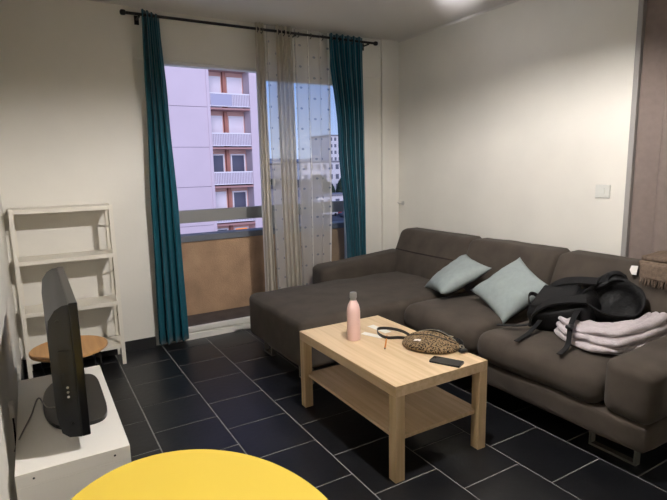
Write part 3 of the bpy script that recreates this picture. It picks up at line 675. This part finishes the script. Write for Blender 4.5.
# webbing tails hanging over seat and blanket
obj('webbing_strap', MB().ribbon([(2.46, 1.84, .52), (2.36, 1.83, .482), (2.30, 1.87, .468), (2.23, 1.96, .462)], .026, .004, (1, 1, 0)), M_WEB, bp, smooth=True, autos=50)
obj('webbing_strap', MB().ribbon([(2.44, 1.80, .54), (2.34, 1.77, .50), (2.25, 1.76, .462), (2.13, 1.74, .447)], .022, .004, (0, 1, .1)), M_WEB, bp, smooth=True, autos=50)
obj('webbing_strap', MB().ribbon([(2.44, 1.60, .60), (2.34, 1.555, .592), (2.268, 1.525, .555), (2.240, 1.51, .50), (2.215, 1.505, .466), (2.14, 1.49, .452)], .026, .004, (0, 1, 0)), M_WEB, bp, smooth=True, autos=50)
obj('strap_buckle', MB().soft((2.262, 1.523, .56), (.02, .017, .01), .008, n=6), M_BLACK, bp, smooth=True)

sc = thing('knit_scarf', 'folded brown knit scarf with fringe on the sofa back', 'scarf', (2.95, 1.37, .80))
def scf(s): return lambda q, h: Vector((q.x + .02 * (q.z), q.y, q.z + .012 * noise.noise(Vector((q.x * 8 + s, q.y * 8, s)))))
obj('fold', MB().soft((2.935, 1.355, .823), (.115, .165, .017), .015, n=14, fn=scf(1)), M_SCARF, sc, smooth=True)
obj('fold', MB().soft((2.935, 1.36, .852), (.105, .15, .016), .014, n=14, fn=scf(5)), M_SCARF, sc, smooth=True)
obj('hanging_end', MB().soft((2.815, 1.345, .785), (.014, .155, .042), .012, n=12, fn=lambda q, h: Vector((q.x + .010 * noise.noise(Vector((0, q.y * 12, q.z * 6))) - .03 * (q.z < 0) * 0, q.y, q.z))), M_SCARF, sc, smooth=True)
mb = MB()
for k in range(26):
    y = 1.20 + .0115 * k; mb.tube([(2.812, y, .748), (2.808 + random.uniform(-.006, .006), y + random.uniform(-.004, .004), .725), (2.806 + random.uniform(-.01, .006), y + random.uniform(-.006, .006), .706)], [.0042, .0038, .002], n=5)
obj('fringe', mb, M_SCARF, sc, smooth=True, kind='stuff')
obj('paper_tag', MB().prism([(-.028, -.016), (.03, -.022), (.024, .012), (-.004, .020), (-.03, .008)], 2, 0, .003), M_PAPER, label='white paper tag beside the folded brown scarf', cat='tag')
tg = bpy.data.objects['paper_tag']; tg.location = (2.855, 1.555, .772); tg.rotation_euler = (.35, -.9, .5)

# ------------------------------------------------------------------ wall fittings
sw = thing('light_switch', 'white light switch on the wall beside the door frame', 'light switch', (XR, 1.943, 1.14))
obj('plate', MB().box(XR - .010, XR - .0003, 1.895, 1.992, 1.142, 1.226, bev=.004), M_SWITCH, sw)
obj('rocker', MB().prism(rrect(1.925, 1.962, 1.162, 1.206, .008), 0, XR - .016, XR - .0102), M_SWITCH, sw)
hk = thing('tieback_hook', 'small white curtain tieback hook on the right wall corner', 'hook', (XR, 3.98, 1.0))
obj('hook_base', MB().cyl((XR - .0003, 3.985, 1.005), (XR - .012, 3.985, 1.005), .022, .018, n=16), M_STEEL, hk, smooth=True, autos=40)
obj('hook_arm', MB().tube(smooth_path([(XR - .012, 3.985, 1.005), (XR - .05, 3.985, 1.003), (XR - .06, 3.99, 1.02)], 5), .005, n=8), M_STEEL, hk, smooth=True)

# ------------------------------------------------------------------ lamps (above the frame)
M_BULB = mat('bulb_glow', (255, 240, 220), .5, emit=(255, 250, 248), estr=BULB)
lx, ly, lz = 1.32, 1.47, 2.31
pl = thing('pendant_lamp', 'grey dome pendant lamp hanging from the ceiling', 'lamp', (lx, ly, lz))
obj('bulb', MB().lathe([(.003, -.020), (.012, -.017), (.019, -.007), (.020, .002), (.017, .014), (.012, .032)], (lx, ly, lz), 14), M_BULB, pl)
sh_ = [(.205, -.036), (.20, 0), (.185, .035), (.15, .07), (.09, .095), (.03, .105)]
obj('shade', MB().lathe(sh_ + [(r - .004, z - .004) for r, z in sh_[::-1]], (lx, ly, lz), 36, caps=False), M_WHITE, pl, smooth=True, autos=50)
obj('socket', MB().cyl((lx, ly, lz + .034), (lx, ly, lz + .098), .018, n=14), M_BLACK, pl, smooth=True, autos=40)
obj('cord', MB().cyl((lx, ly, lz + .1045), (lx, ly, H - .02), .004, n=8), M_BLACK, pl)
obj('canopy', MB().cyl((lx, ly, H - .02), (lx, ly, H - .0005), .045, n=20), M_WHITE, pl, smooth=True, autos=40)
# unseen light, fixture included, added to make the glow on the ceiling
q0 = Vector((1.98, 2.08, 2.285)); aim = Vector((2.40, 2.50, H)); dr = (aim - q0).normalized()
cl = thing('ceiling_glow_helper', 'unseen white light fixture added for the ceiling glow', 'added light', (q0.x, q0.y, H - .2))
obj('base', MB().cyl((q0.x, q0.y, H - .018), (q0.x, q0.y, H - .0005), .04, n=20), M_WHITE, cl, smooth=True, autos=40)
obj('stem', MB().cyl((q0.x, q0.y, q0.z + .03), (q0.x, q0.y, H - .018), .007, n=10), M_STEEL, cl, smooth=True, autos=40)
cc0 = q0 - dr * .05; cc1 = q0 + dr * .05
obj('head', MB().tube([cc0 - dr * .01, cc0, cc1], [.02, .032, .036], n=20), M_WHITE, cl, smooth=True, autos=40)
obj('lens', MB().cyl(cc1 + dr * .0003, cc1 + dr * .002, .030, n=18), mat('added_glow_lens', (255, 250, 255), .3, emit=(230, 238, 255), estr=180), cl)  # emission added to brighten the upper right wall
sd = bpy.data.lights.new('added_glow_beam', 'SPOT'); sd.energy = SPOT_W; sd.spot_size = math.radians(32); sd.spot_blend = 1.0; sd.shadow_soft_size = .025; sd.color = (.96, .93, 1.0)  # beam added for the ceiling glow
so_ = bpy.data.objects.new('added_glow_beam', sd); COL.objects.link(so_); so_.parent = cl
so_.location = (cc1 + dr * .03) - Vector((q0.x, q0.y, H - .2)); so_.rotation_euler = dr.to_track_quat('-Z', 'Y').to_euler()

# ------------------------------------------------------------------ balcony
obj('floor_balcony', MB().box(OX0, OX1, YB + .122, YB + .22, -.2, .06).box(.2, 3.6, YB + .222, 4.80, -.2, .06), M_BALF, kind='structure', label='grey concrete balcony floor')
box('wall_balcony', (.2, 3.6, 4.56, 4.70, .06, .735), M_PARA, kind='structure', label='ochre roughcast balcony parapet')
box('trim_5', (.2, 3.6, 4.54, 4.72, .7355, .79), M_COPE, kind='structure', label='grey metal coping on the balcony parapet', bev=.003)
hr = thing('balcony_handrail', 'flat grey handrail above the balcony parapet', 'handrail', (1.9, 4.62, .79))
obj('rail', MB().box(.2, 3.6, 4.595, 4.645, .90, 1.012, bev=.004), M_RAIL, hr)
for x in (.45, 2.05, 3.45): obj('post', MB().box(x - .02, x + .02, 4.61, 4.63, .7905, .8995), M_RAIL, hr)

# ------------------------------------------------------------------ apartment block opposite
GZ = -9.7; FY = 35.0
ab = thing('apartment_building', 'pale lavender apartment block with salmon loggias across the street', 'building', (5, 38, GZ))
obj('core', MB().box(-14, 10.96, FY + .08, 47, GZ, 24).box(10.96, 14.1, FY + 1.3, 47, GZ, 24), M_JOINT, ab)
slabs = [8.03 - 2.67 * k for k in range(-2, 7)]     # tops of loggia openings
for zt in slabs:
    for xa, xb in ((-2.0, 4.55), (4.58, 10.93)): obj('facade_panel', MB().box(xa, xb, FY, FY + .08, max(GZ, zt - 2.67 + .03 + .10), zt + .10), M_LAV, ab)
obj('pillar', MB().box(10.93, 11.13, FY - .05, FY + 1.3, GZ, 24), M_LAV, ab)
obj('end_wall', MB().box(14.0, 14.65, FY - .05, 47, GZ, 24), M_LAV, ab)
for i, zt in enumerate(slabs):
    z0 = zt - 2.67
    if z0 + 2.5 < GZ: continue
    obj('loggia_slab', MB().box(11.13, 14.0, FY - .04, FY + 1.3, zt - .02, zt + .10), mat('loggia_slab', (176, 138, 134), .9, .1), ab)
    obj('loggia_wall', MB().box(11.13, 14.0, FY + 1.22, FY + 1.3, z0 + .16, zt - .02), M_SALM, ab)
    obj('dark_jamb', MB().box(12.42, 12.62, FY + .9, FY + 1.22, z0 + .16, zt - .02), M_BRICK, ab)
    gm = [M_WREFL, M_WREFL, M_WREFL, M_WREFL, M_FGLASS, M_WREFL, M_FGLASS, M_FGLASS, M_FGLASS][i]
    gm2 = [M_WREFL, M_WREFL, M_WREFL, M_WREFL, M_FGLASS, M_FGLASS, M_LIT, M_FGLASS, M_FGLASS][i]
    for (xa, xb, g) in ((11.2, 12.32, gm), (12.78, 13.9, gm2)):
        wz0 = z0 + .18; wz1 = zt - .32
        f = obj('window', MB().box(xa, xa + .1, FY + 1.1, FY + 1.2, wz0, wz1).box(xb - .1, xb, FY + 1.1, FY + 1.2, wz0, wz1).box(xa + .1, xb - .1, FY + 1.1, FY + 1.2, wz1 - .1, wz1).box(xa + .1, xb - .1, FY + 1.1, FY + 1.2, wz0, wz0 + .1), M_FWHITE, ab)
        obj('pane', MB().box(xa + .1, xb - .1, FY + 1.14, FY + 1.17, wz0 + .1, wz1 - .1), g, f)
    r_ = obj('railing', MB().box(11.13, 14.0, FY + .02, FY + .08, z0 + 1.02, z0 + 1.10).box(11.13, 14.0, FY + .02, FY + .08, z0 + .20, z0 + .25), M_FWHITE, ab)
    obj('infill', MB().box(11.13, 14.0, FY + .065, FY + .075, z0 + .25, z0 + 1.02), mat('grey_infill', (176, 168, 180), .6), r_)
    if i in (2, 0): obj('panel', MB().box(11.2, 12.7, FY + .03, FY + .07, z0 + .26, z0 + 1.0), M_BPANEL, r_)
    for k in range(24):
        x = 11.2 + 2.75 * k / 23
        obj('bar', MB().box(x - .012, x + .012, FY + .035, FY + .06, z0 + .25, z0 + 1.02), M_FWHITE, r_)

# ------------------------------------------------------------------ far town
box('ground', (-300, 500, 20, 900, GZ - 1, GZ), M_ASPH, kind='structure', label='grey street ground far below')
mb = MB(); N = 60; vs = []; fs = []
for k in range(N + 1):
    x = 100 + 700 * k / N; hgt = 16 + 9 * noise.noise(Vector((k * .13, 2, 0)))
    vs += [(x, 860, GZ), (x, 860, hgt), (x, 1000, GZ)]
for k in range(N): a = k * 3; fs += [(a, a + 3, a + 4, a + 1), (a + 1, a + 4, a + 5, a + 2)]
obj('hills', mb.add(vs, fs), M_HILL, kind='structure', label='hazy blue hills on the horizon')
def block(x0, x1, y0, y1, zt, m, label, cols, rows, roof=M_CITYD, ww=.5):
    t_ = thing('town_building', label, 'building', ((x0 + x1) / 2, (y0 + y1) / 2, GZ), group='far town buildings')
    obj('wall', MB().box(x0, x1, y0, y1, GZ, zt), m, t_); obj('roof', MB().box(x0 - .3, x1 + .3, y0 - .3, y1 + .3, zt, zt + .5), roof, t_)
    fh = (zt - GZ) / rows; fw = (x1 - x0) / cols
    for r in range(rows):
        for c in range(cols):
            xa = x0 + fw * (c + .25); za = GZ + fh * (r + .3)
            if za < GZ + .2: continue
            obj('window', MB().box(xa, xa + fw * ww, y0 - .06, y0, za, za + fh * .5), M_CWIN, t_)
block(99.2, 108, 170, 184, 12.4, M_CITYW, 'white residential tower on the skyline beside the right teal curtain', 5, 9, M_CITYG)
block(72, 90, 140, 152, 2.4, M_CITYW, 'long white low block below the skyline tower', 8, 4, M_CITYG)
block(60, 69.5, 150, 160, 2.0, M_CITYG, 'grey mid-height block behind the dotted voile', 6, 4)
block(56, 66, 117, 123, -2.6, M_CITYD, 'dark flat-roofed building behind the parked cars', 5, 2)
block(60, 69, 109, 114, -6.0, M_CITYW, 'small pale building just behind the parked cars', 4, 1, M_CITYG)
block(46, 55, 108, 118, -3.5, M_CITYG, 'grey two-storey building seen through the dotted voile', 5, 2)
block(38, 47, 125, 140, .5, M_CITYW, 'pale building at the left of the dotted voile view', 5, 3, M_CITYG)
def tree(x, y, r, h, label, s):
    t_ = thing('tree', label, 'tree', (x, y, GZ), group='far town trees')
    bm = bmesh.new(); bmesh.ops.create_icosphere(bm, subdivisions=3, radius=r)
    for v in bm.verts: v.co *= 1 + .35 * noise.noise(v.co * (1.6 / r) + Vector((s, 0, 0)))
    obj('crown', MB().bm(bm, Matrix.Translation((x, y, GZ + h - r))), M_TREE, t_, smooth=False)
    obj('trunk', MB().cyl((x, y, GZ), (x, y, GZ + h - r), .3, .2, n=8), M_TRUNK, t_)
tree(71, 128, 4.2, 8.2, 'dark green tree behind the small pale building', 1)
tree(83, 131, 4.0, 7.6, 'dark green tree nearest the right teal curtain', 5)
tree(60, 131, 4.0, 7.9, 'dark green tree farther left behind the dotted voile', 9)
def car(x, y, rgb, label):
    t_ = thing('car', label, 'car', (x, y, GZ), group='parked cars')
    m = mat('car_paint_%d' % (rgb[0] * 3 + rgb[1]), rgb, .3)
    obj('body', MB().soft((x, y, GZ + .62), (2.1, .85, .36), .2, n=6), m, t_, smooth=True)
    obj('cabin', MB().soft((x - .15, y, GZ + 1.15), (1.2, .75, .32), .2, n=6), M_CWIN, t_, smooth=True)
    for dx in (-1.3, 1.3):
        for dy in (-.8, .8): obj('wheel', MB().cyl((x + dx, y + dy - .1, GZ + .32), (x + dx, y + dy + .1, GZ + .32), .32, n=12), M_TYRE, t_)
car(57.2, 99.0, (210, 212, 216), 'silver parked car, leftmost of the far row'); car(61.5, 98.8, (170, 50, 55), 'red parked car in the far row')
car(59.2, 93.8, (60, 66, 80), 'dark blue parked car in the nearer row'); car(63.8, 94.2, (225, 225, 228), 'white parked car nearest the right curtain')
bpy.context.view_layer.update()
